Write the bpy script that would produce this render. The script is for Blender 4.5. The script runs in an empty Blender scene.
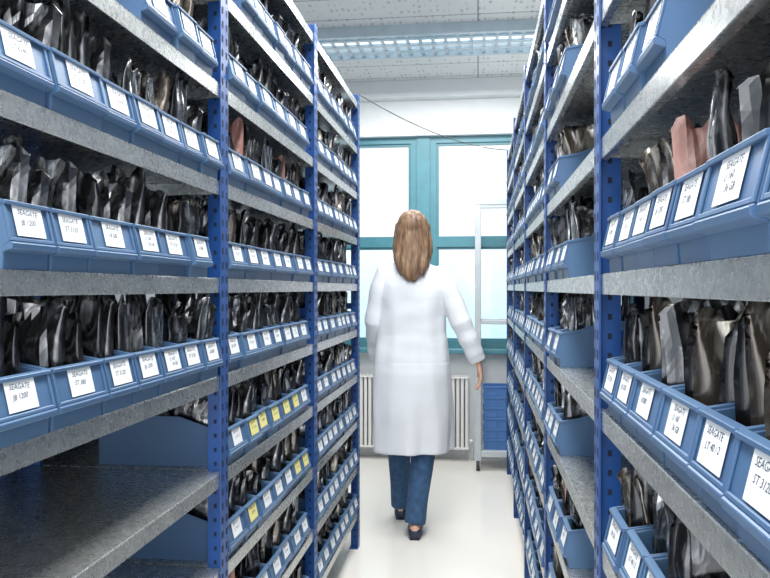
import bpy, bmesh, math, random, time
import numpy as np
from mathutils import Vector, Matrix, noise
random.seed(7)
scene = bpy.context.scene
COL = scene.collection
scene.view_settings.view_transform = 'Standard'
PI = math.pi

# ------------------------------------------------------------------ materials
def new_mat(name):
    m = bpy.data.materials.new(name); m.use_nodes = True
    nt = m.node_tree
    b = nt.nodes['Principled BSDF']
    return m, nt, b
def simple(name, col, rough=0.5, metal=0.0, var=0.06, scale=12.0, bump=0.0, bscale=60):
    m, nt, b = new_mat(name)
    N, L = nt.nodes, nt.links
    tc = N.new('ShaderNodeTexCoord')
    nz = N.new('ShaderNodeTexNoise'); nz.inputs['Scale'].default_value = scale
    nz.inputs['Detail'].default_value = 3
    L.new(tc.outputs['Object'], nz.inputs['Vector'])
    cr = N.new('ShaderNodeValToRGB')
    cr.color_ramp.elements[0].position = .3; cr.color_ramp.elements[1].position = .7
    cr.color_ramp.elements[0].color = (*[c*(1-var) for c in col], 1)
    cr.color_ramp.elements[1].color = (*[min(1, c*(1+var)) for c in col], 1)
    L.new(nz.outputs['Fac'], cr.inputs['Fac']); L.new(cr.outputs['Color'], b.inputs['Base Color'])
    b.inputs['Roughness'].default_value = rough; b.inputs['Metallic'].default_value = metal
    if bump:
        n2 = N.new('ShaderNodeTexNoise'); n2.inputs['Scale'].default_value = bscale
        L.new(tc.outputs['Object'], n2.inputs['Vector'])
        bp = N.new('ShaderNodeBump'); bp.inputs['Strength'].default_value = bump; bp.inputs['Distance'].default_value = .01
        L.new(n2.outputs['Fac'], bp.inputs['Height']); L.new(bp.outputs['Normal'], b.inputs['Normal'])
    return m
M_rack = simple('rack_blue_paint', (0.014, 0.075, 0.28), .35)
M_hole = simple('slot_dark', (0.006, 0.014, 0.04), .8)
M_white = simple('label_paper', (0.74, 0.77, 0.80), .7, var=.04)
M_yellow = simple('label_yellow', (0.74, 0.68, 0.27), .7, var=.04)
M_ink = simple('ink', (0.03, 0.03, 0.06), .6)
M_teal = simple('window_teal_paint', (0.075, 0.25, 0.31), .35)
M_wall = simple('wall_plaster', (0.82, 0.85, 0.86), .8, var=.02, bump=.05)
M_wallside = simple('side_wall_plaster', (0.45, 0.48, 0.53), .85, var=.05)  # gloom behind the racks put into the wall colour
M_rad = simple('radiator_enamel', (0.84, 0.84, 0.82), .35, var=.02)
M_alu = simple('aluminium', (0.72, 0.75, 0.78), .35, .5)
M_louv = simple('louvre_metal', (0.45, 0.54, 0.60), .35, .4)
M_frame = simple('pale_aluminium_frame', (0.52, 0.57, 0.60), .4, .2)
M_crate = simple('crate_blue', (0.06, 0.17, 0.42), .45)
M_skin = simple('skin', (0.62, 0.38, 0.28), .5)
M_jeans = simple('denim', (0.035, 0.09, 0.19), .85, var=.25, scale=30, bump=.2, bscale=300)
M_shoe = simple('shoe_leather', (0.02, 0.03, 0.06), .4)
M_coat = simple('white_cotton', (0.74, 0.77, 0.82), .85, var=.03, scale=6, bump=.12, bscale=18)
M_eye = simple('eye_white', (0.8, 0.8, 0.8), .2)
M_iris = simple('iris_brown', (0.06, 0.03, 0.02), .2)
M_cable = simple('cable_dark', (0.08, 0.09, 0.1), .5)
M_rubber = simple('rubber', (0.03, 0.03, 0.03), .6)

def mk_bin():
    m, nt, b = new_mat('bin_blue_plastic'); N, L = nt.nodes, nt.links
    oi = N.new('ShaderNodeObjectInfo')
    cr = N.new('ShaderNodeValToRGB')
    cr.color_ramp.elements[0].color = (0.060, 0.130, 0.260, 1)
    cr.color_ramp.elements[1].color = (0.085, 0.170, 0.310, 1)
    L.new(oi.outputs['Random'], cr.inputs['Fac'])
    tc = N.new('ShaderNodeTexCoord'); nz = N.new('ShaderNodeTexNoise'); nz.inputs['Scale'].default_value = 9
    L.new(tc.outputs['Object'], nz.inputs['Vector'])
    mx = N.new('ShaderNodeMix'); mx.data_type = 'RGBA'; mx.blend_type = 'MULTIPLY'; mx.inputs[0].default_value = .15
    L.new(cr.outputs['Color'], mx.inputs[6]); L.new(nz.outputs['Color'], mx.inputs[7])
    L.new(mx.outputs[2], b.inputs['Base Color'])
    b.inputs['Roughness'].default_value = .4
    return m
M_bin = mk_bin()

def mk_galv():
    m, nt, b = new_mat('galvanised_steel'); N, L = nt.nodes, nt.links
    tc = N.new('ShaderNodeTexCoord')
    v = N.new('ShaderNodeTexVoronoi'); v.inputs['Scale'].default_value = 150
    L.new(tc.outputs['Object'], v.inputs['Vector'])
    nz = N.new('ShaderNodeTexNoise'); nz.inputs['Scale'].default_value = 14; nz.inputs['Detail'].default_value = 4
    L.new(tc.outputs['Object'], nz.inputs['Vector'])
    sp = N.new('ShaderNodeSeparateColor'); L.new(v.outputs['Color'], sp.inputs[0])
    ad = N.new('ShaderNodeMix'); ad.data_type = 'FLOAT'; ad.inputs[0].default_value = .6
    L.new(sp.outputs[0], ad.inputs[2]); L.new(nz.outputs['Fac'], ad.inputs[3])
    cr = N.new('ShaderNodeValToRGB')
    cr.color_ramp.elements[0].position = .2; cr.color_ramp.elements[1].position = .8
    cr.color_ramp.elements[0].color = (0.40, 0.42, 0.42, 1); cr.color_ramp.elements[1].color = (0.58, 0.60, 0.60, 1)
    L.new(ad.outputs[0], cr.inputs['Fac']); L.new(cr.outputs['Color'], b.inputs['Base Color'])
    mr = N.new('ShaderNodeMapRange'); mr.inputs[3].default_value = .24; mr.inputs[4].default_value = .34
    L.new(sp.outputs[1], mr.inputs[0]); L.new(mr.outputs[0], b.inputs['Roughness'])
    b.inputs['Metallic'].default_value = .8
    return m
M_galv = mk_galv()

def mk_bag(name, dark, light, metal=.85, rough=.2):
    m, nt, b = new_mat(name); N, L = nt.nodes, nt.links
    tc = N.new('ShaderNodeTexCoord')
    mp = N.new('ShaderNodeMapping'); mp.inputs['Scale'].default_value = (1, 1, .4)
    L.new(tc.outputs['Object'], mp.inputs['Vector'])
    nz = N.new('ShaderNodeTexNoise'); nz.inputs['Scale'].default_value = 24; nz.inputs['Detail'].default_value = 4
    nz.inputs['Distortion'].default_value = 2.0
    L.new(mp.outputs[0], nz.inputs['Vector'])
    cr = N.new('ShaderNodeValToRGB')
    cr.color_ramp.elements[0].position = .46; cr.color_ramp.elements[1].position = .66
    cr.color_ramp.elements[0].color = (*dark, 1); cr.color_ramp.elements[1].color = (*light, 1)  # pale streaks painted in as glints on the folds
    L.new(nz.outputs['Fac'], cr.inputs['Fac']); L.new(cr.outputs['Color'], b.inputs['Base Color'])
    b.inputs['Metallic'].default_value = metal; b.inputs['Roughness'].default_value = rough
    v = N.new('ShaderNodeTexVoronoi'); v.inputs['Scale'].default_value = 26; v.feature = 'SMOOTH_F1'
    L.new(mp.outputs[0], v.inputs['Vector'])
    bp = N.new('ShaderNodeBump'); bp.inputs['Strength'].default_value = .6; bp.inputs['Distance'].default_value = .012
    L.new(v.outputs['Distance'], bp.inputs['Height']); L.new(bp.outputs['Normal'], b.inputs['Normal'])
    b.inputs['Coat Weight'].default_value = .7; b.inputs['Coat Roughness'].default_value = .1
    return m
M_bag = mk_bag('antistatic_film', (0.10, 0.10, 0.105), (0.66, 0.66, 0.66))
M_bagd = mk_bag('antistatic_film_dark', (0.018, 0.018, 0.02), (0.24, 0.24, 0.26), .5)
M_bagw = mk_bag('antistatic_film_warm', (0.11, 0.09, 0.075), (0.60, 0.56, 0.48), .6)
M_pink = mk_bag('pink_film', (0.42, 0.20, 0.16), (0.70, 0.43, 0.36), .0, .45)

def mk_hair():
    m, nt, b = new_mat('brown_hair'); N, L = nt.nodes, nt.links
    tc = N.new('ShaderNodeTexCoord'); mp = N.new('ShaderNodeMapping')
    mp.inputs['Scale'].default_value = (110, 110, 4)
    L.new(tc.outputs['Object'], mp.inputs['Vector'])
    nz = N.new('ShaderNodeTexNoise'); nz.inputs['Scale'].default_value = 1.0; nz.inputs['Detail'].default_value = 4
    L.new(mp.outputs[0], nz.inputs['Vector'])
    cr = N.new('ShaderNodeValToRGB')
    cr.color_ramp.elements[0].position = .3; cr.color_ramp.elements[1].position = .7
    cr.color_ramp.elements[0].color = (0.075, 0.038, 0.02, 1); cr.color_ramp.elements[1].color = (0.29, 0.175, 0.10, 1)
    L.new(nz.outputs['Fac'], cr.inputs['Fac']); L.new(cr.outputs['Color'], b.inputs['Base Color'])
    bp = N.new('ShaderNodeBump'); bp.inputs['Strength'].default_value = .6; bp.inputs['Distance'].default_value = .006
    L.new(nz.outputs['Fac'], bp.inputs['Height']); L.new(bp.outputs['Normal'], b.inputs['Normal'])
    b.inputs['Roughness'].default_value = .5
    return m
M_hair = mk_hair()

def mk_floor():
    m, nt, b = new_mat('floor_epoxy'); N, L = nt.nodes, nt.links
    tc = N.new('ShaderNodeTexCoord'); nz = N.new('ShaderNodeTexNoise'); nz.inputs['Scale'].default_value = 1.5
    nz.inputs['Detail'].default_value = 6
    L.new(tc.outputs['Object'], nz.inputs['Vector'])
    cr = N.new('ShaderNodeValToRGB')
    cr.color_ramp.elements[0].color = (0.84, 0.81, 0.75, 1); cr.color_ramp.elements[1].color = (0.90, 0.88, 0.83, 1)
    L.new(nz.outputs['Fac'], cr.inputs['Fac']); L.new(cr.outputs['Color'], b.inputs['Base Color'])
    b.inputs['Roughness'].default_value = .2
    return m
M_floor = mk_floor()

def mk_ceiling():
    m, nt, b = new_mat('ceiling_perforated_panels'); N, L = nt.nodes, nt.links
    tc = N.new('ShaderNodeTexCoord')
    br = N.new('ShaderNodeTexBrick'); br.offset = 0.0
    br.inputs['Scale'].default_value = 1.0; br.inputs['Mortar Size'].default_value = .006
    br.inputs['Brick Width'].default_value = 1.25; br.inputs['Row Height'].default_value = .31
    br.inputs['Color1'].default_value = (0.75, 0.77, 0.77, 1); br.inputs['Color2'].default_value = (0.81, 0.83, 0.83, 1)
    br.inputs['Mortar'].default_value = (0.38, 0.39, 0.40, 1)
    L.new(tc.outputs['Object'], br.inputs['Vector'])
    mp = N.new('ShaderNodeMapping'); mp.inputs['Scale'].default_value = (30, 12, 1)
    L.new(tc.outputs['Object'], mp.inputs['Vector'])
    v = N.new('ShaderNodeTexVoronoi'); v.inputs['Scale'].default_value = 1; v.inputs['Randomness'].default_value = .35
    L.new(mp.outputs[0], v.inputs['Vector'])
    cr = N.new('ShaderNodeValToRGB'); cr.color_ramp.elements[0].position = .2; cr.color_ramp.elements[1].position = .4
    cr.color_ramp.elements[0].color = (0.66, 0.66, 0.66, 1)
    L.new(v.outputs['Distance'], cr.inputs['Fac'])
    mx = N.new('ShaderNodeMix'); mx.data_type = 'RGBA'; mx.blend_type = 'MULTIPLY'; mx.inputs[0].default_value = 1
    L.new(br.outputs['Color'], mx.inputs[6]); L.new(cr.outputs['Color'], mx.inputs[7])
    L.new(mx.outputs[2], b.inputs['Base Color']); b.inputs['Roughness'].default_value = .6
    return m
M_ceil = mk_ceiling()

def mk_glass():
    m = bpy.data.materials.new('window_glass'); m.use_nodes = True; nt = m.node_tree; N, L = nt.nodes, nt.links
    N.clear()
    o = N.new('ShaderNodeOutputMaterial'); t = N.new('ShaderNodeBsdfTransparent'); g = N.new('ShaderNodeBsdfGlossy')
    tc = N.new('ShaderNodeTexCoord'); sx = N.new('ShaderNodeSeparateXYZ'); L.new(tc.outputs['Object'], sx.inputs[0])
    mr = N.new('ShaderNodeMapRange'); mr.inputs[1].default_value = .9; mr.inputs[2].default_value = 1.9
    L.new(sx.outputs['Z'], mr.inputs[0])
    cr = N.new('ShaderNodeValToRGB')
    cr.color_ramp.elements[0].color = (0.27, 0.385, 0.41, 1); cr.color_ramp.elements[1].color = (0.48, 0.48, 0.48, 1)  # outdoor brightness put into the tint, dimmer and cyan below
    L.new(mr.outputs[0], cr.inputs['Fac']); L.new(cr.outputs['Color'], t.inputs['Color'])
    g.inputs['Roughness'].default_value = .03
    mx = N.new('ShaderNodeMixShader'); mx.inputs[0].default_value = .05
    L.new(t.outputs[0], mx.inputs[1]); L.new(g.outputs[0], mx.inputs[2]); L.new(mx.outputs[0], o.inputs['Surface'])
    return m
M_glass = mk_glass()
def mk_emit(name, col, s):
    m, nt, b = new_mat(name)
    b.inputs['Emission Color'].default_value = (*col, 1); b.inputs['Emission Strength'].default_value = s
    b.inputs['Base Color'].default_value = (*col, 1)
    return m
M_tube = mk_emit('fluorescent_tube', (0.9, 0.97, 1.0), 2.0)
M_reflector = mk_emit('lamp_reflector', (0.85, 0.95, 1.0), .25)

# ------------------------------------------------------------------ mesh builder
class MB:
    def __init__(s): s.v = []; s.f = []; s.m = []
    def box(s, x0, x1, y0, y1, z0, z1, mi=0):
        o = len(s.v)
        s.v += [(x0,y0,z0),(x1,y0,z0),(x1,y1,z0),(x0,y1,z0),(x0,y0,z1),(x1,y0,z1),(x1,y1,z1),(x0,y1,z1)]
        for f in ((0,3,2,1),(4,5,6,7),(0,1,5,4),(1,2,6,5),(2,3,7,6),(3,0,4,7)):
            s.f.append(tuple(o+i for i in f)); s.m.append(mi)
    def prism_x(s, poly, x0, x1, mi=0):      # poly in (y,z)
        o = len(s.v); n = len(poly)
        s.v += [(x0, p[0], p[1]) for p in poly] + [(x1, p[0], p[1]) for p in poly]
        s.f.append(tuple(o+i for i in range(n))); s.m.append(mi)
        s.f.append(tuple(o+n+i for i in reversed(range(n)))); s.m.append(mi)
        for i in range(n):
            j = (i+1) % n
            s.f.append((o+j, o+i, o+n+i, o+n+j)); s.m.append(mi)
    def quad(s, a, b, c, d, mi=0):
        o = len(s.v); s.v += [a,b,c,d]; s.f.append((o,o+1,o+2,o+3)); s.m.append(mi)
    def rings(s, rings, mi=0, cap=True):
        o = len(s.v); n = len(rings[0])
        for r in rings: s.v += [tuple(p) for p in r]
        for k in range(len(rings)-1):
            for i in range(n):
                j = (i+1) % n
                s.f.append((o+k*n+i, o+k*n+j, o+(k+1)*n+j, o+(k+1)*n+i)); s.m.append(mi)
        if cap:
            s.f.append(tuple(o+i for i in reversed(range(n)))); s.m.append(mi)
            e = o+(len(rings)-1)*n
            s.f.append(tuple(e+i for i in range(n))); s.m.append(mi)
    def tube(s, pts, rad, n=10, mi=0, round_ends=False):
        pts = [Vector(p) for p in pts]
        if not hasattr(rad, '__len__'): rad = [rad]*len(pts)
        rad = list(rad)
        if round_ends:
            d0 = (pts[0]-pts[1]).normalized(); d1 = (pts[-1]-pts[-2]).normalized()
            pts = [pts[0]+d0*rad[0]*.85, pts[0]+d0*rad[0]*.5] + pts + [pts[-1]+d1*rad[-1]*.5, pts[-1]+d1*rad[-1]*.85]
            rad = [rad[0]*.4, rad[0]*.85] + rad + [rad[-1]*.85, rad[-1]*.4]
        rg = []; u = None
        for i, p in enumerate(pts):
            if i == 0: t = pts[1]-p
            elif i == len(pts)-1: t = p-pts[i-1]
            else: t = (pts[i+1]-p).normalized()+(p-pts[i-1]).normalized()
            t.normalize()
            if u is None:
                u = t.orthogonal().normalized()
            else:
                u = (u - t*u.dot(t)).normalized()
            w = t.cross(u)
            rg.append([p+(u*math.cos(a)+w*math.sin(a))*rad[i] for a in [2*PI*k/n for k in range(n)]])
        s.rings(rg, mi)
    def ellipsoid(s, c, r, mi=0, nu=16, nv=10):
        rg = []
        for k in range(nv+1):
            a = -PI/2 + PI*(k+.15)/(nv+.3)
            rg.append([(c[0]+r[0]*math.cos(a)*math.cos(b), c[1]+r[1]*math.cos(a)*math.sin(b), c[2]+r[2]*math.sin(a))
                       for b in [2*PI*i/nu for i in range(nu)]])
        s.rings(rg, mi)
    def mesh(s, name, mats, smooth=False):
        me = bpy.data.meshes.new(name); me.from_pydata(s.v, [], s.f)
        for m in mats: me.materials.append(m)
        me.polygons.foreach_set('material_index', s.m)
        bm = bmesh.new(); bm.from_mesh(me); bmesh.ops.recalc_face_normals(bm, faces=bm.faces); bm.to_mesh(me); bm.free()
        if smooth: me.polygons.foreach_set('use_smooth', [True]*len(me.polygons))
        me.update(); return me

def obj(name, me, parent=None, loc=(0,0,0), rot=(0,0,0), **kw):
    o = bpy.data.objects.new(name, me); COL.objects.link(o)
    o.location = loc; o.rotation_euler = rot
    if parent: o.parent = parent
    for k, v in kw.items(): o[k] = v
    return o
def evald(me, mods):
    o = bpy.data.objects.new('tmp', me); COL.objects.link(o)
    for t, kw in mods:
        m = o.modifiers.new('m', t)
        for k, v in kw.items(): setattr(m, k, v)
    dg = bpy.context.evaluated_depsgraph_get(); dg.update()
    r = bpy.data.meshes.new_from_object(o.evaluated_get(dg))
    bpy.data.objects.remove(o)
    return r
def bevel(me, w=.0012, seg=2):
    return evald(me, [('BEVEL', dict(width=w, segments=seg, limit_method='ANGLE'))])
_cache = {}
def mdata(me):
    k = me.name
    if k not in _cache:
        n = len(me.vertices); co = np.empty(n*3, np.float32); me.vertices.foreach_get('co', co)
        npoly = len(me.polygons)
        ls = np.empty(npoly, np.int32); me.polygons.foreach_get('loop_total', ls)
        li = np.empty(len(me.loops), np.int32); me.loops.foreach_get('vertex_index', li)
        mi = np.empty(npoly, np.int32); me.polygons.foreach_get('material_index', mi)
        sm = np.empty(npoly, bool); me.polygons.foreach_get('use_smooth', sm)
        _cache[k] = (co.reshape(-1, 3), ls, li, mi, sm)
    return _cache[k]
def merge(name, items):
    V=[];LS=[];LI=[];MI=[];SM=[];mats=[];o=0
    for me, M in items:
        co, ls, li, mi, sm = mdata(me)
        mp = []
        for m in me.materials:
            if m not in mats: mats.append(m)
            mp.append(mats.index(m))
        A = np.array(M, np.float32)
        V.append(co @ A[:3, :3].T + A[:3, 3]); LS.append(ls); LI.append(li+o); MI.append(np.array(mp, np.int32)[mi]); SM.append(sm)
        o += len(co)
    V = np.concatenate(V); LS = np.concatenate(LS); LI = np.concatenate(LI); MI = np.concatenate(MI); SM = np.concatenate(SM)
    r = bpy.data.meshes.new(name)
    r.vertices.add(len(V)); r.vertices.foreach_set('co', V.ravel())
    r.loops.add(len(LI)); r.loops.foreach_set('vertex_index', LI)
    r.polygons.add(len(LS)); st = np.concatenate([[0], np.cumsum(LS)[:-1]]).astype(np.int32)
    r.polygons.foreach_set('loop_start', st)
    for m in mats: r.materials.append(m)
    r.polygons.foreach_set('material_index', MI); r.polygons.foreach_set('use_smooth', SM)
    r.update(calc_edges=True); return r

# ------------------------------------------------------------------ camera
F_PX = 750.0; YAW = math.atan(93/F_PX); CAMZ = 1.29
cam = bpy.data.cameras.new('camera'); cam.sensor_width = 36; cam.lens = 36*F_PX/770; cam.clip_start = .02
co = bpy.data.objects.new('camera', cam); COL.objects.link(co)
co.location = (0, 0, CAMZ); co.rotation_euler = (PI/2, 0, YAW)
scene.camera = co
CS, SN = math.cos(YAW), math.sin(YAW)
def proj(x, y, z):
    xc = x*CS + y*SN; d = -x*SN + y*CS
    if d < .05: return None
    return 385+F_PX*xc/d, 289-F_PX*(z-CAMZ)/d, d

XL, XR, DEPTH = -.59, .20, .50
LEV = [1.315+.226*k for k in range(-5, 5)]
WALLY = 5.75; CEIL = 2.87
RX0, RX1 = -1.95, 1.55
# ------------------------------------------------------------------ room
S = dict(kind='structure')
b = MB(); b.box(RX0, RX1, -1.2, WALLY+.25, -.1, 0)
obj('floor', b.mesh('floor', [M_floor]), label='glossy cream epoxy floor', category='floor', **S)
b = MB(); b.box(RX0, RX1, -1.2, WALLY+.25, CEIL, CEIL+.1)
obj('ceiling', b.mesh('ceiling', [M_ceil]), label='light grey perforated ceiling panels', category='ceiling', **S)
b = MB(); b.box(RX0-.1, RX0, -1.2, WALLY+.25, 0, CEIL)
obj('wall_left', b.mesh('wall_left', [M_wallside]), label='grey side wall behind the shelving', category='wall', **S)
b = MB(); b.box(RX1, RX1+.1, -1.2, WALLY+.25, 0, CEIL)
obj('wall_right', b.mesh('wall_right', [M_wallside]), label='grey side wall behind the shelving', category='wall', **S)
WZ0, WZ1 = .84, 2.47; MX = -.42
WX0, WX1 = MX-1.1, MX+1.6
b = MB()
b.box(RX0, RX1, WALLY, WALLY+.25, 0, WZ0); b.box(RX0, RX1, WALLY, WALLY+.25, WZ1, CEIL)
b.box(RX0, WX0, WALLY, WALLY+.25, WZ0, WZ1); b.box(WX1, RX1, WALLY, WALLY+.25, WZ0, WZ1)
obj('wall_back', b.mesh('wall_back', [M_wall]), label='off-white plastered wall with window opening', category='wall', **S)
b = MB(); b.box(RX0+.005, RX1-.005, WALLY-.10, WALLY-.001, 2.74, CEIL-.001)
obj('trim_3', b.mesh('trim', [M_wall]), label='off-white plastered beam under the ceiling', category='ceiling beam', **S)
def window(n, x0, x1):
    y0 = WALLY+.06; y1 = y0+.07
    b = MB(); fw = .05
    b.box(x0, x0+fw, y0, y1, WZ0, WZ1); b.box(x1-fw, x1, y0, y1, WZ0, WZ1)
    b.box(x0+fw, x1-fw, y0, y1, WZ0, WZ0+fw); b.box(x0+fw, x1-fw, y0, y1, WZ1-fw, WZ1)
    tz = 1.29+.36
    b.box(x0+fw, x1-fw, y0, y1, tz-.035, tz+.03)
    for (a, c) in ((WZ0+fw, tz-.035), (tz+.03, WZ1-fw)):
        i0, i1 = x0+fw, x1-fw; w = .018; ya, yb = y0+.015, y1-.01
        b.box(i0, i0+w, ya, yb, a, c); b.box(i1-w, i1, ya, yb, a, c)
        b.box(i0+w, i1-w, ya, yb, a, a+w); b.box(i0+w, i1-w, ya, yb, c-w, c)
        b.quad((i0, y0+.038, a), (i1, y0+.038, a), (i1, y0+.038, c), (i0, y0+.038, c), 1)
    b.box(x1-.04 if n == 1 else x0+.015, x1-.015 if n == 1 else x0+.04, y0-.035, y0, 1.33, 1.45, 2)
    o = obj('window_%d' % n, b.mesh('window', [M_teal, M_glass, M_alu]), label='teal framed window with daylight tint painted into its panes', category='window', **S)
window(1, WX0, MX-.05); window(2, MX+.05, WX1)
b = MB(); b.box(MX-.05, MX+.05, WALLY+.045, WALLY+.15, WZ0, WZ1)
obj('trim_1', b.mesh('trim', [M_teal]), label='teal mullion post between the windows', category='window post', **S)
b = MB(); b.box(WX0-.03, WX1-.02, WALLY-.12, WALLY+.06, WZ0-.035, WZ0)
obj('trim_2', bevel(b.mesh('trim', [M_teal]), .006), label='grey-teal window sill', category='window sill', **S)

# ------------------------------------------------------------------ ceiling luminaire
lum = obj('ceiling_light', None, loc=(-.15, 4.68, CEIL), label='long recessed ceiling light with metal louvre grid', category='ceiling light')
b = MB(); b.box(-1.2, 1.2, -.225, -.2, -.065, 0); b.box(-1.2, 1.2, .2, .225, -.065, 0); b.box(-1.2, -1.18, -.2, .2, -.065, 0); b.box(1.18, 1.2, -.2, .2, -.065, 0)
b.box(-1.18, 1.18, -.2, .2, -.012, 0, 1)
obj('housing', b.mesh('housing', [M_louv, M_reflector]), lum)
b = MB()
for i in range(30): x = -1.15+i*.078; b.box(x, x+.022, -.2, .2, -.055, -.045)
for y in (-.12, -.01, .10): b.box(-1.18, 1.18, y-.016, y+.016, -.058, -.044)
obj('louvre', b.mesh('louvre', [M_louv]), lum)
for y in (-.13, .05):
    b = MB(); b.tube([(-1.15, y, -.024), (1.15, y, -.024)], .008, 10)
    obj('fluorescent_tube', b.mesh('tube', [M_tube], True), lum)
# ------------------------------------------------------------------ racks
def upright_mesh(side):   # side=+1 web goes to +x (rack body direction)
    b = MB(); H = 2.26; w = .026; web = .040
    b.box(0 if side > 0 else -.003, .003 if side > 0 else 0, -w, w, .004, H)
    xa, xb = (0.003, web) if side > 0 else (-web, -.003)
    b.box(xa, xb, -.0032, .0032, .004, H)
    xt = -.0006 if side > 0 else .0006
    z = .05
    while z < H-.03:
        for yy in (-.014, .014):
            b.quad((xt, yy-.0045, z), (xt, yy+.0045, z), (xt, yy+.0045, z+.016), (xt, yy-.0045, z+.016), 1)
        xm0, xm1 = ((.018, .025) if side > 0 else (-.025, -.018))
        for yq in (-.0038, .0038):
            b.quad((xm0, yq, z), (xm1, yq, z), (xm1, yq, z+.010), (xm0, yq, z+.010), 1)
        z += .033
    b.box(min(0, side*.045), max(0, side*.045), -.03, .03, 0, .004)
    return b.mesh('upright', [M_rack, M_hole])
U = {1: upright_mesh(1), -1: upright_mesh(-1)}
def shelf_mesh():
    b = MB(); w = .498
    b.box(0.004, DEPTH-.004, -w+.004, w-.004, -.0015, 0)
    for x0, x1 in ((0.004, .0055), (DEPTH-.0055, DEPTH-.004)): b.box(x0, x1, -w+.004, w-.004, -.034, -.0015)
    b.box(.0055, .018, -w+.004, w-.004, -.034, -.0325)
    for y0 in (-w+.004, w-.0055): b.box(.006, DEPTH-.006, y0, y0+.0015, -.030, -.0015)
    return bevel(b.mesh('shelf', [M_galv]), .0006, 1)
SHELF = shelf_mesh()
def tie_mesh():
    b = MB(); b.box(.04, DEPTH-.04, -.0025, .0025, 0, .03); return b.mesh('tie', [M_rack])
TIE = tie_mesh()
def rack(side, X, ys, lab):
    e = obj('storage_rack', None, loc=(X, ys[0], 0), label=lab, category='shelf rack')
    for y in ys:
        obj('upright', U[side], e, (0, y-ys[0], 0))
        obj('upright', U[-side], e, (side*DEPTH, y-ys[0], 0))
        for z in (.12, 1.19, 2.224):
            obj('side_tie', TIE, e, (0 if side > 0 else -DEPTH, y-ys[0]+.0062, z))
    for i in range(len(ys)-1):
        for z in LEV:
            obj('shelf', SHELF, e, (.0 if side > 0 else -DEPTH, (ys[i]+ys[i+1])/2-ys[0], z))
    return e
rack(-1, XL, [.70, 1.70, 2.70, 3.70], 'blue perforated steel rack with galvanised shelves full of bins, beside aisle')
rack(1, XR, [.31, 1.31, 2.31, 3.31, 4.31, 5.31], 'long blue perforated steel rack with galvanised shelves of labelled bins')
XLB, XRB = XL-DEPTH-.03, XR+DEPTH+.03       # back-to-back racks
rack(-1, XLB, [.70, 1.70, 2.70, 3.70], 'blue steel rack standing back to back behind another rack')
rack(1, XRB, [.31, 1.31, 2.31, 3.31], 'blue steel rack standing back to back behind another rack')
# ------------------------------------------------------------------ bins
BL = .33
def bin_mesh(W):
    b = MB(); h = W/2; t = .0025; H = .118
    side = [(.010, 0), (BL, 0), (BL, H), (.125, H), (.055, .094), (.012, .086), (.0, .035), (.008, .03)]
    for x0, x1 in ((-h, -h+t), (h-t, h)): b.prism_x(side, x0, x1)
    b.box(-h+t, h-t, .011, BL-t, 0, .003)
    b.box(-h+t, h-t, BL-t, BL, 0, H)
    b.prism_x([(.010, .0), (.010+t, .0), (.010+t, .03), (.001+t*1.5, .037), (.014+t, .086), (.012, .086), (0, .035), (.008, .03)], -h+t, h-t)
    for x0, x1 in ((-h-.0025, -h), (h, h+.0025)):
        b.prism_x([(.125, H-.006), (BL, H-.006), (BL, H+.002), (.124, H+.002), (.055, .097), (.010, .089), (.009, .083), (.056, .090)], x0, x1)
    b.prism_x([(.006, .083), (.016, .083), (.017, .0895), (.006, .0885)], -h, h)
    b.box(-h, h, BL, BL+.004, H-.007, H+.002)
    def rib(x0, x1, z0, z1, d=.003):
        y = lambda z: (z-.035)/.051*.012
        b.prism_x([(y(z0)-d, z0), (y(z0), z0), (y(z1), z1), (y(z1)-d, z1)], x0, x1)
    rib(-h, -h+.005, .036, .086); rib(h-.005, h, .036, .086); rib(-h+.005, h-.005, .036, .041)
    b.prism_x([(-.004, .026), (.009, .022), (.009, .03), (-.001, .036), (-.005, .034)], -h, h)
    return b.mesh('storage_bin', [M_bin])
BINRAW = {w: bin_mesh(w) for w in (.100, .140)}
BIN = {w: bevel(m, .0009, 1) for w, m in BINRAW.items()}

def text_mesh(s, size):
    c = bpy.data.curves.new('t', 'FONT'); c.body = s; c.size = size; c.align_x = 'CENTER'; c.shear = .25
    c.resolution_u = 2
    o = bpy.data.objects.new('t', c); COL.objects.link(o)
    dg = bpy.context.evaluated_depsgraph_get(); dg.update()
    me = bpy.data.meshes.new_from_object(o.evaluated_get(dg)); bpy.data.objects.remove(o)
    me.materials.clear(); me.materials.append(M_ink)
    return me
def label_mesh(lines, paper, w=.064, h=.041):
    c = MB(); c.box(-w/2, w/2, -.0006, 0, -h/2, h/2)
    items = [(c.mesh('c', [paper]), Matrix())]
    R = Matrix.Rotation(PI/2, 4, 'X')
    zs = {2: [.011, -.002], 3: [.012, .002, -.008]}[len(lines)]
    for s, z in zip(lines, zs):
        a = random.uniform(-.06, .06)
        items.append((text_mesh(s, .0105 if len(lines) == 2 else .0098), Matrix.Translation((random.uniform(-.005, .005), -.0009, z-.003)) @ Matrix.Rotation(a, 4, 'Y') @ R))
    return merge('label', items)
TX = [['SEAGATE', 'ST 3120'], ['SEAGATE', 'LT 40 / 2'], ['SEAGATE', '6Y080'], ['SEAGATE', 'U 160', '36 GB'], ['SEAGATE', 'ST 380'],
      ['SEAGATE', 'JB 1200'], ['SEAGATE', 'LT 6240'], ['SEAGATE', '18 GB']]
LABW = [label_mesh(t, M_white) for t in TX]
LABY = [label_mesh(t, M_yellow) for t in TX[:3]]
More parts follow.
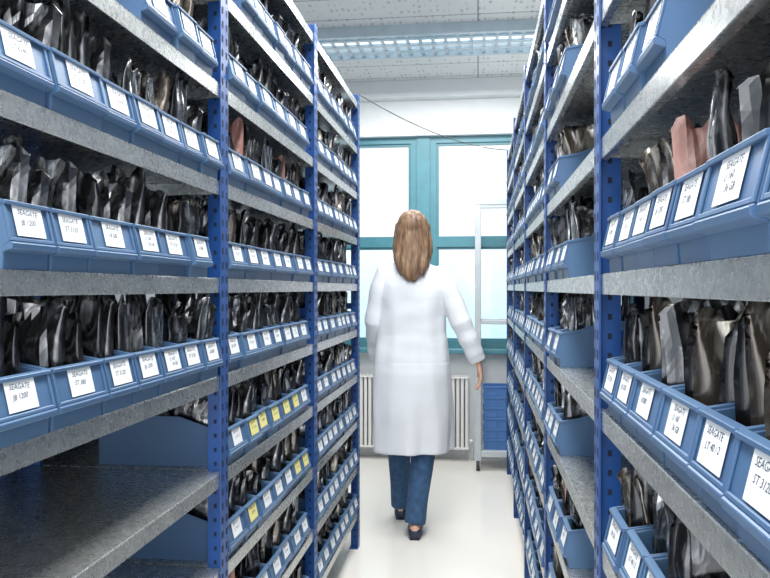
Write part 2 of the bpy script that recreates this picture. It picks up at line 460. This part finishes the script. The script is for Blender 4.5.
# bags: flat film bags with long vertical folds and a pinched loose top
def bag_mesh(seed, w, h, t, mat):
    rnd = random.Random(seed); nu, nv = 12, 14
    b = MB(); idx = {}
    lean = rnd.uniform(-.12, .12); fl = rnd.uniform(.55, .7); fold = rnd.uniform(2.5, 4.5); ph = rnd.uniform(0, 6)
    tx = rnd.uniform(-.25, .25)
    for s in (0, 1):
        for j in range(nv+1):
            for i in range(nu+1):
                if s and i in (0, nu): idx[(s, i, j)] = idx[(0, i, j)]; continue
                u = i/nu; v = j/nv
                edge = min(1, min(u, 1-u)*5)**.6
                pr = 1 if v < fl else max(.06, 1-((v-fl)/(1-fl))**.7*1.0)
                if v < .08: pr *= .8
                up = max(0, (v-fl)/(1-fl))
                n1 = noise.noise(Vector((u*3+seed, v*3, s*5)))
                ridge = abs(noise.noise(Vector((u*5+seed*2, v*2.2, 3))))
                zig = abs(((u*fold*.7+ph+v*.6) % 1)-.5)*2-.5
                x = (u-.5)*w*(1-.12*up*(.5+abs(n1))) + tx*up*w*.35
                y = (1 if s else -1)*t/2*edge*pr*(.8+.3*n1) + zig*.014*(.12+up) + (ridge-.15)*.014*(.3+up) + up*lean*h*.4
                z = v*h
                if j == nv: z += noise.noise(Vector((u*4, seed, 0)))*.03 - (.016*(1 if i in (0, nu) else 0))
                idx[(s, i, j)] = len(b.v); b.v.append((x, y, z))
    for s in (0, 1):
        for j in range(nv):
            for i in range(nu):
                f = (idx[(s,i,j)], idx[(s,i+1,j)], idx[(s,i+1,j+1)], idx[(s,i,j+1)])
                b.f.append(f if s == 0 else f[::-1]); b.m.append(0)
    for i in range(nu):
        for j in (0, nv):
            f = list(dict.fromkeys([idx[(0,i,j)], idx[(1,i,j)], idx[(1,i+1,j)], idx[(0,i+1,j)]])); b.f.append(tuple(f)); b.m.append(0)
    return b.mesh('antistatic_bag', [mat], seed % 3 != 0)
FILE, BROAD, WIDE = [], [], []
for i in range(9):
    mt = [M_bag, M_bagd, M_bag, M_bagw, M_bagd, M_bag, M_bagd, M_bag, M_bag][i]
    FILE.append(bag_mesh(i+1, .105, random.uniform(.178, .208), .026, mt))
    BROAD.append(bag_mesh(i+21, .084, random.uniform(.185, .212), .034, mt))
    WIDE.append(bag_mesh(i+41, .118, random.uniform(.185, .212), .034, mt))
PINK = bag_mesh(78, .09, .20, .028, M_pink)
bins = []; bags = []
def add_bin(side, y, z, W, lab, inset=0.0, back=False):
    X = XL+.006-inset if side < 0 else XR-.006+inset
    A0 = PI/2 if side < 0 else -PI/2
    if back:
        X = (XLB-DEPTH+.0) if side < 0 else (XRB+DEPTH-.0); A0 = -A0
    M = Matrix.Translation((X, y, z)) @ Matrix.Rotation(A0, 4, 'Z')
    p = proj(X, y, z+.09)
    if p is None: return
    mg = 30 if not back else 150
    if p[0] < -mg or p[0] > 770+mg*2 or p[1] < -mg or p[1] > 578+mg: return
    d = p[2]
    score = 0 if back else (1/d)*(1.0 if side < 0 else (1.0 if y < 1.35 else .35))
    bins.append(dict(M=M, W=W, lab=lab, s=score))
    n = 2 if W < .12 else 3; cell = (W-.012)/n
    if not back:
        for k in range(n):
            x = -W/2+.006+cell*(k+.5)
            me = PINK if random.random() < .03 else random.choice(FILE)
            if random.random() < .55 or n == 3:
                A = M @ Matrix.Translation((x, .082+random.uniform(-.01, .012), .0045)) @ Matrix.Rotation(PI/2+random.uniform(-.12, .12), 4, 'Z') @ Matrix.Rotation(random.uniform(-.06, .06), 4, 'X') @ Matrix.Rotation(random.uniform(-.06, .06), 4, 'Y') @ Matrix.Diagonal((1, .85, random.uniform(.8, 1.0), 1))
            elif k == 0:
                A = M @ Matrix.Translation((random.uniform(-.004, .004), .045, .0045)) @ Matrix.Rotation(random.uniform(-.25, .25), 4, 'Z') @ Matrix.Rotation(random.uniform(-.05, .15), 4, 'X') @ Matrix.Diagonal((.78, .9, random.uniform(.75, .95), 1))
            else:
                A = M @ Matrix.Translation((random.uniform(-.004, .004), .095, .0045)) @ Matrix.Rotation(random.uniform(-.25, .25), 4, 'Z') @ Matrix.Rotation(random.uniform(-.05, .05), 4, 'X') @ Matrix.Diagonal((.80, .9, random.uniform(.85, 1.0), 1))
            bags.append(dict(M=A, me=me, s=score*1.05))
    me = random.choice(BROAD if n == 2 else WIDE)
    A = M @ Matrix.Translation((0, .18 if not back else .26, .0045)) @ Matrix.Rotation(random.uniform(-.15, .15), 4, 'Z') @ Matrix.Rotation(random.uniform(-.05, .03), 4, 'X')
    bags.append(dict(M=A, me=me, s=score*.6))
def fill_bay(side, y0, y1, z, wide_p=.4, lo=None, labset=None, back=False):
    y = (lo if lo is not None else y0)+.032
    end = y1-.032
    while True:
        W = .140 if random.random() < wide_p else .100
        if y+W > end:
            W = .100
            if y+W > end: break
        lab = random.choice(labset or LABW)
        if z < LEV[-1]-.02:
            add_bin(side, y+W/2, z, W, lab, inset=random.uniform(0, .008), back=back)
        y += W+.0075
for bi, y0 in enumerate((.70, 1.70, 2.70)):
    for li, z in enumerate(LEV[:-1]):
        if bi == 0 and li < 4: continue
        ls = LABY+LABW[:2] if (bi == 1 and li in (2, 3)) else None
        fill_bay(-1, y0, y0+1, z, .4, labset=ls)
for bi, y0 in enumerate((.31, 1.31, 2.31, 3.31, 4.31)):
    for li, z in enumerate(LEV[:-1]):
        lo = y0+(.62 if li in (1, 3, 4, 6) else .45) if bi == 1 else None
        fill_bay(1, y0, y0+1, z, .15 if bi == 0 else .4, lo=lo)
for y0 in (.70, 1.70):
    for z in LEV[1:-1]: fill_bay(-1, y0, y0+1, z, .8, back=True)
for y0 in (.31, 1.31):
    for z in LEV[1:-1]: fill_bay(1, y0, y0+1, z, .8, back=True)
bins.sort(key=lambda d: -d['s']); bags.sort(key=lambda d: -d['s'])
TILT = math.atan(.012/.051)
LT = Matrix.Translation((0, .0065-.0016, .0635)) @ Matrix.Rotation(-TILT, 4, 'X')
NB = 295
for d in bins[:NB]:
    o = bpy.data.objects.new('storage_bin', BIN[d['W']]); COL.objects.link(o); o.matrix_world = d['M']
    o['label'] = 'steel-blue open-front plastic bin with %s label' % ('yellow' if d['lab'] in LABY else 'white handwritten')
    o['category'] = 'storage bin'; o['group'] = 'blue storage bins on the rack shelves'
    l = bpy.data.objects.new('paper_label', d['lab']); COL.objects.link(l); l.parent = o; l.matrix_local = LT
    l['label'] = 'yellow handwritten label' if d['lab'] in LABY else 'white handwritten label'
rest = []
for d in bins[NB:]:
    rest += [(BINRAW[d['W']], d['M']), (d['lab'], d['M'] @ LT)]
if rest:
    obj('storage_bin_rows', merge('bins', rest), kind='stuff', label='rows of blue plastic bins with white labels', category='storage bins', group='blue storage bins on the rack shelves')
for d in bags[:NB]:
    o = bpy.data.objects.new('antistatic_bag', d['me']); COL.objects.link(o); o.matrix_world = d['M']
    pk = d['me'] is PINK
    o['label'] = 'crumpled pink plastic bag standing in a blue bin' if pk else 'crumpled silver-grey antistatic bag standing in a blue bin'
    o['category'] = 'plastic bag'; o['group'] = 'antistatic bags in the bins'
obj('antistatic_bag_rows', merge('bags', [(d['me'], d['M']) for d in bags[NB:]]), kind='stuff', label='many crumpled silver-grey antistatic bags filling the bins', category='plastic bags', group='antistatic bags in the bins')
# ------------------------------------------------------------------ radiator
rad = obj('radiator', None, loc=(-.72, WALLY-.09, .09), label='white fluted panel radiator below the window', category='radiator')
b = MB(); W = 1.3
n = 39
pts = []
for i in range(n*4+1):
    x = -W/2+W*i/(n*4); ph = i % 4
    pts.append((x, -.02 if ph in (0, 1) else -.027))
for i in range(len(pts)-1):
    (xa, ya), (xb, yb) = pts[i], pts[i+1]
    b.quad((xa, ya, 0), (xb, yb, 0), (xb, yb, .54), (xa, ya, .54))
b.box(-W/2, W/2, -.02, -.012, 0, .54); b.box(-W/2, W/2, -.034, -.02, .0, .015); b.box(-W/2, W/2, -.034, -.02, .53, .545)
obj('front_panel', b.mesh('panel', [M_rad]), rad)
b = MB(); b.box(-W/2, W/2, .05, .06, 0, .54); b.box(-W/2, -W/2+.004, -.012, .05, 0, .545); b.box(W/2-.004, W/2, -.012, .05, 0, .545)
obj('rear_panel', b.mesh('panel', [M_rad]), rad)
b = MB()
for i in range(50): x = -W/2+.01+i*(W-.03)/50; b.box(x, x+.012, -.012, .05, .541, .548)
b.box(-W/2, W/2, -.012, -.008, .54, .55); b.box(-W/2, W/2, .046, .05, .54, .55)
obj('top_grille', b.mesh('grille', [M_rad]), rad)
b = MB(); b.tube([(W/2+.0, .02, .06), (W/2+.03, .02, .06), (W/2+.03, .02, -.088)], .008, 10); b.tube([(W/2+.02, .02, .06), (W/2+.02, -.02, .06)], .014, 12)
obj('valve', b.mesh('valve', [M_rad], True), rad)
for x in (-.5, .5):
    b = MB(); b.box(x-.015, x+.015, .06, .0895, .1, .5); obj('wall_bracket', b.mesh('br', [M_rad]), rad)

# ------------------------------------------------------------------ trolley + crates
tr = obj('trolley', None, loc=(.0, 5.37, 0), label='tall pale aluminium trolley frame standing by the window', category='trolley')
tw, td, th, q = .52, .22, 1.93, .022
for y in (0, td):
    for x in (0, tw):
        b = MB(); b.box(x-q, x+q, y-.015, y+.015, .07, th-.045); obj('post', bevel(b.mesh('post', [M_frame]), .004), tr)
    for z in (.1, th-.045):
        b = MB(); x0 = -q if z > 1 else q
        b.box(x0, tw-x0, y-.015, y+.015, z, z+.045); obj('cross_bar', bevel(b.mesh('bar', [M_frame]), .004), tr)
    b = MB(); b.box(q, tw-q, y-.012, y+.012, 1.04, 1.07); obj('cross_bar', bevel(b.mesh('bar', [M_frame]), .003), tr)
for x in (0, tw):
    for z in (.1, 1.04, th-.045):
        b = MB(); b.box(x-.012, x+.012, .015, td-.015, z, z+.03); obj('side_bar', b.mesh('bar', [M_frame]), tr)
b = MB(); b.box(.024, tw-.024, .016, td-.016, .135, .145); obj('base_shelf', b.mesh('base', [M_alu]), tr)
for x in (0, tw):
    for y in (.0, td):
        b = MB(); b.tube([(x-.012, y, .035), (x+.012, y, .035)], .035, 18, 0); b.box(x-.016, x+.016, y-.006, y+.006, .03, .075, 1)
        obj('caster', b.mesh('caster', [M_rubber, M_alu]), tr)
def crate_mesh():
    b = MB(); w, d, h, t = .44, .17, .075, .004
    b.box(-w/2, w/2, -d/2, d/2, 0, t)
    b.box(-w/2, w/2, -d/2, -d/2+t, t, h); b.box(-w/2, w/2, d/2-t, d/2, t, h)
    b.box(-w/2, -w/2+t, -d/2+t, d/2-t, t, h); b.box(w/2-t, w/2, -d/2+t, d/2-t, t, h)
    b.box(-w/2-.006, w/2+.006, -d/2-.006, -d/2, h-.014, h); b.box(-w/2-.006, w/2+.006, d/2, d/2+.006, h-.014, h)
    b.box(-w/2-.006, -w/2, -d/2, d/2, h-.014, h); b.box(w/2, w/2+.006, -d/2, d/2, h-.014, h)
    for i in range(7): x = -w/2+.03+i*(w-.06)/6; b.box(x-.003, x+.003, -d/2-.004, -d/2, .004, h-.014)
    return bevel(b.mesh('crate', [M_crate]), .001, 1)
CR = crate_mesh()
for i in range(6):
    obj('plastic_crate', CR, None, (.26, 5.48, .1452+i*.0755), label='blue plastic crate stacked on the trolley', category='crate', group='stacked crates on the trolley')

# ------------------------------------------------------------------ cable
b = MB(); A = Vector((XL+.0, 3.70, 2.262)); B = Vector((XR, 5.31, 2.262))
pts = []
for i in range(21):
    t = i/20; p = A.lerp(B, t); p.z -= .06*4*t*(1-t); pts.append(p)
b.tube(pts, .003, 6)
obj('cable', b.mesh('cable', [M_cable], True), label='thin dark cable strung between the two racks', category='cable')
# ------------------------------------------------------------------ person
def ell(z, cx, cy, rx, ry, n=48, fold=0, ph=0, k=7):
    out = []
    for i in range(n):
        a = 2*PI*i/n
        f = 1+fold*(math.sin(k*a+ph)*.6+math.sin(3*a+1.3+ph)*.5+math.sin(11*a)*.25)
        out.append((cx+rx*f*math.cos(a), cy+ry*f*math.sin(a), z))
    return out
R_SH, R_EL, R_WR = (.150, -.005, 1.365), (.255, -.05, 1.115), (.345, -.02, .91)
L_SH, L_EL, L_WR = (-.150, -.005, 1.365), (-.205, .0, 1.115), (-.20, .12, .915)
def lerp(a, b, t): return tuple(a[i]+(b[i]-a[i])*t for i in range(3))
def hand(b, wr, fw, sgn):
    fw = Vector(fw).normalized(); wr = Vector(wr)
    side = Vector((0, 1, 0)); side = (side-fw*side.dot(fw)).normalized()    # thumb forward
    nrm = fw.cross(side).normalized()*sgn
    rg = []
    for t, w, th in ((-.01, .024, .019), (.02, .032, .017), (.055, .040, .015), (.082, .041, .013), (.09, .036, .010)):
        c = wr+fw*t
        rg.append([c+side*w*math.cos(a)+nrm*th*math.sin(a) for a in [2*PI*i/20 for i in range(20)]])
    b.rings(rg)
    for k, (o, ln) in enumerate(((.030, .068), (.010, .077), (-.011, .072), (-.031, .056))):
        p0 = wr+fw*.075+side*o; p = [p0]; a = .10
        for seg in (.28, .38, .22, .14):
            a += .16; p.append(p[-1]+(fw*math.cos(a)+nrm*math.sin(a)*-1)*ln*seg*1.05+side*(o*.04))
        b.tube(p, [.0098, .0094, .0088, .0082, .0072], 10, round_ends=True)
    p0 = wr+fw*.022+side*.024
    p1 = p0+(fw*.6+side*.7).normalized()*.035; p2 = p1+(fw*.85+side*.4-nrm*.2).normalized()*.028; p3 = p2+(fw-nrm*.3).normalized()*.022
    b.tube([p0, p1, p2, p3], [.014, .0115, .0105, .009], 10, round_ends=True)
b = MB()
b.ellipsoid((0, .0, 1.615), (.073, .092, .082), nu=24, nv=14)       # cranium
b.rings([ell(z, 0, cy, rx, ry, 24) for z, cy, rx, ry in ((1.478, .062, .022, .020), (1.487, .052, .040, .042), (1.51, .04, .053, .058), (1.55, .028, .064, .072), (1.59, .012, .070, .084), (1.63, .008, .070, .086))])
b.tube([(0, -.02, 1.40), (0, -.012, 1.47), (0, 0, 1.55)], [.062, .051, .052], 20)
b.tube([(0, .092, 1.615), (0, .108, 1.58), (0, .110, 1.568)], [.008, .011, .012], 10, round_ends=True)   # nose
b.ellipsoid((0, .094, 1.537), (.022, .010, .005)); b.ellipsoid((0, .093, 1.528), (.019, .010, .006))      # lips
for s in (-1, 1):
    b.ellipsoid((s*.074, -.005, 1.585), (.009, .018, .030))
    b.tube([(s*.012, .089, 1.622), (s*.03, .088, 1.627), (s*.047, .074, 1.620)], .006, 8, round_ends=True)
b.rings([ell(z, 0, 0, rx, ry, 32) for z, rx, ry in ((.84, .12, .085), (.90, .155, .10), (1.0, .135, .09), (1.08, .115, .08), (1.2, .135, .09), (1.32, .15, .085), (1.37, .13, .07), (1.41, .08, .055), (1.44, .05, .05))])
for sh, el, wr in ((R_SH, R_EL, R_WR), (L_SH, L_EL, L_WR)):
    b.tube([lerp(sh, (0, 0, 1.34), .25), sh, lerp(sh, el, .5), el, lerp(el, wr, .35), wr], [.040, .042, .036, .031, .033, .021], 18, round_ends=True)
R_HIP, R_KN, R_AN = (.075, 0, .88), (.065, .01, .48), (.015, -.09, .10)
L_HIP, L_KN, L_AN = (-.080, 0, .88), (-.085, .15, .49), (-.075, .25, .095)
for hp, kn, an in ((R_HIP, R_KN, R_AN), (L_HIP, L_KN, L_AN)):
    b.tube([hp, lerp(hp, kn, .5), kn, lerp(kn, an, .3), lerp(kn, an, .75), an], [.080, .064, .049, .050, .034, .031], 20, round_ends=True)
    b.tube([(an[0], an[1]-.03, an[2]-.05), (an[0], an[1]+.06, an[2]-.06), (an[0], an[1]+.13, an[2]-.07)], [.028, .03, .018], 12, round_ends=True)
hand(b, R_WR, (.18, .05, -1), 1); hand(b, L_WR, (.05, .35, -1), -1)
bodyme = evald(b.mesh('body', [M_skin]), [('REMESH', dict(mode='VOXEL', voxel_size=.0048, use_smooth_shade=True)), ('SMOOTH', dict(factor=.5, iterations=3))])
P = obj('person', bodyme, None, (-.345, 3.98, 0), (0, 0, math.radians(3)), label='woman in long white lab coat and jeans walking away', category='person')
b = MB()
b.ellipsoid((0, -.012, 1.617), (.084, .104, .094), nu=28, nv=16)
rg = []
for z, cy, rx, ry in ((1.64, -.03, .078, .075), (1.60, -.045, .084, .066), (1.55, -.06, .088, .058), (1.50, -.075, .090, .05), (1.46, -.09, .090, .042), (1.43, -.102, .084, .036), (1.40, -.112, .074, .030), (1.37, -.118, .058, .024), (1.345, -.122, .036, .016), (1.33, -.122, .018, .010)):
    rg.append(ell(z, -.004 if z < 1.5 else 0, cy, rx, ry, 36, .07 if z < 1.6 else .0, 0, 9))
b.rings(rg[::-1])
for s in (-1, 1):
    b.tube([(s*.074, .02, 1.63), (s*.083, .0, 1.56), (s*.083, -.03, 1.49), (s*.076, -.06, 1.44), (s*.064, -.09, 1.39), (s*.058, -.105, 1.36)], [.02, .022, .024, .022, .014, .006], 12, round_ends=True)
hm = evald(b.mesh('hair', [M_hair]), [('REMESH', dict(mode='VOXEL', voxel_size=.005, use_smooth_shade=True)), ('SMOOTH', dict(factor=.5, iterations=3))])
bm = bmesh.new(); bm.from_mesh(hm)
bmesh.ops.delete(bm, geom=[v for v in bm.verts if v.co.y > .035 and v.co.z < 1.655 and abs(v.co.x) < .078], context='VERTS')
bm.to_mesh(hm); bm.free()
nrm = [v.normal.copy() for v in hm.vertices]
for v, nn in zip(hm.vertices, nrm):
    p = v.co; v.co = p + nn*noise.noise(Vector((p.x*45, p.y*45, p.z*6)))*.005
obj('hair', hm, P, label='light brown hair reaching past the shoulders')
for s in (-1, 1):
    b = MB(); b.ellipsoid((s*.03, .080, 1.603), (.012, .012, .012))
    b.ellipsoid((s*.03, .0915, 1.603), (.005, .002, .005), 1)
    obj('eye', b.mesh('eye', [M_eye, M_iris], True), P)
b = MB()
prof = [(1.470, -.01, .060, .062, 0), (1.445, -.008, .068, .066, 0), (1.43, -.006, .092, .072, 0), (1.415, -.006, .118, .078, 0), (1.395, -.004, .145, .086, .0), (1.36, 0, .168, .100, .002), (1.31, 0, .178, .114, .004),
        (1.25, 0, .182, .122, .008), (1.15, 0, .180, .124, .012), (1.05, 0, .183, .122, .018), (.96, 0, .196, .132, .025), (.85, .0, .206, .146, .035),
        (.72, .01, .208, .158, .055), (.6, .02, .210, .168, .075), (.5, .03, .208, .176, .09), (.43, .035, .206, .182, .10)]
rg = [ell(z, -.004, cy, rx, ry, 64, fo, z*2) for z, cy, rx, ry, fo in prof]
rg += [ell(z, -.004, cy, rx-.016, ry-.016, 64, fo, z*2) for z, cy, rx, ry, fo in ((.43, .035, .206, .182, .10), (.5, .03, .208, .176, .09), (.6, .02, .210, .168, .075), (.72, .01, .205, .155, .055))]
b.rings(rg)
for sh, el, wr, s in ((R_SH, R_EL, R_WR, 1), (L_SH, L_EL, L_WR, -1)):
    pts = [lerp(sh, (0, 0, 1.345), .3), sh]; ra = [.050, .058]
    for t in (.25, .5, .75): pts.append(lerp(sh, el, t)); ra.append(.062-.006*t)
    pts.append(el); ra.append(.057)
    for t in (.2, .4, .6, .8): pts.append(lerp(el, wr, t)); ra.append(.056-.008*t+(.003 if t in (.4, .8) else -.002))
    b.tube(pts, ra, 24, round_ends=True)
    b.tube([lerp(el, wr, .7), lerp(el, wr, 1.0)], [.049, .047], 24)
cr = [(.070*math.cos(a), -.012+.070*math.sin(a), 1.452-.012*math.sin(a)) for a in [2*PI*i/24 for i in range(25)]]
b.tube(cr, .011, 8)
cm = evald(b.mesh('coat', [M_coat]), [('REMESH', dict(mode='VOXEL', voxel_size=.0055, use_smooth_shade=True)), ('SMOOTH', dict(factor=.5, iterations=10))])
nrm = [v.normal.copy() for v in cm.vertices]
for v, nn in zip(cm.vertices, nrm):
    p = v.co; f = noise.noise(Vector((p.x*14, p.y*14, p.z*4)))*.006 + noise.noise(Vector((p.x*6, p.y*6, p.z*13+9)))*.006*(1 if p.z > .9 else .3)
    v.co = p + nn*f
obj('lab_coat', cm, P, label='long white cotton lab coat')
b = MB()
b.rings([ell(z, 0, 0, rx, ry, 28) for z, rx, ry in ((.80, .14, .10), (.88, .168, .115), (.98, .15, .105))])
for hp, kn, an in ((R_HIP, R_KN, R_AN), (L_HIP, L_KN, L_AN)):
    b.tube([hp, lerp(hp, kn, .5), kn, lerp(kn, an, .35), lerp(kn, an, .75), (an[0], an[1]+.0, an[2]-.03)], [.092, .078, .064, .062, .056, .056], 24)
tm = evald(b.mesh('jeans', [M_jeans]), [('REMESH', dict(mode='VOXEL', voxel_size=.006, use_smooth_shade=True)), ('SMOOTH', dict(factor=.5, iterations=3))])
obj('jeans', tm, P, label='blue denim jeans')
for an in (R_AN, L_AN):
    b = MB(); rg = []
    for t, w, h in ((-.055, .022, .045), (-.045, .032, .062), (0, .037, .066), (.06, .040, .052), (.11, .043, .040), (.155, .036, .030), (.178, .018, .018)):
        rg.append([(an[0]+w*math.cos(a), an[1]+t, max(.0, .001+h*.5+h*.5*math.sin(a)*(1.0))) for a in [2*PI*i/20 for i in range(20)]])
    b.rings(rg); b.box(an[0]-.025, an[0]+.025, an[1]-.055, an[1]-.01, 0, .012)
    obj('shoe', b.mesh('shoe', [M_shoe], True), P)
# ------------------------------------------------------------------ light
w = bpy.data.worlds.new('world'); scene.world = w; w.use_nodes = True
bg = w.node_tree.nodes['Background']; bg.inputs[0].default_value = (0.92, 0.965, 1.0, 1); bg.inputs[1].default_value = 2.8
def area(name, loc, rot, sx, sy, p, col=(1, .99, .965)):
    l = bpy.data.lights.new(name, 'AREA'); l.shape = 'RECTANGLE'; l.size = sx; l.size_y = sy; l.energy = p; l.color = col
    o = bpy.data.objects.new(name, l); COL.objects.link(o); o.location = loc; o.rotation_euler = rot
for y in (-.3, 1.0, 2.3, 3.4):  # unseen area lights added to brighten the aisle, no fixtures
    area('aisle_fill', (-.2, y, 2.82), (0, 0, 0), .5, 1.2, 32)
area('aisle_fill', (-.2, 4.9, 2.78), (0, 0, 0), 1.5, .5, 38)  # another added area light, without a fixture of its own
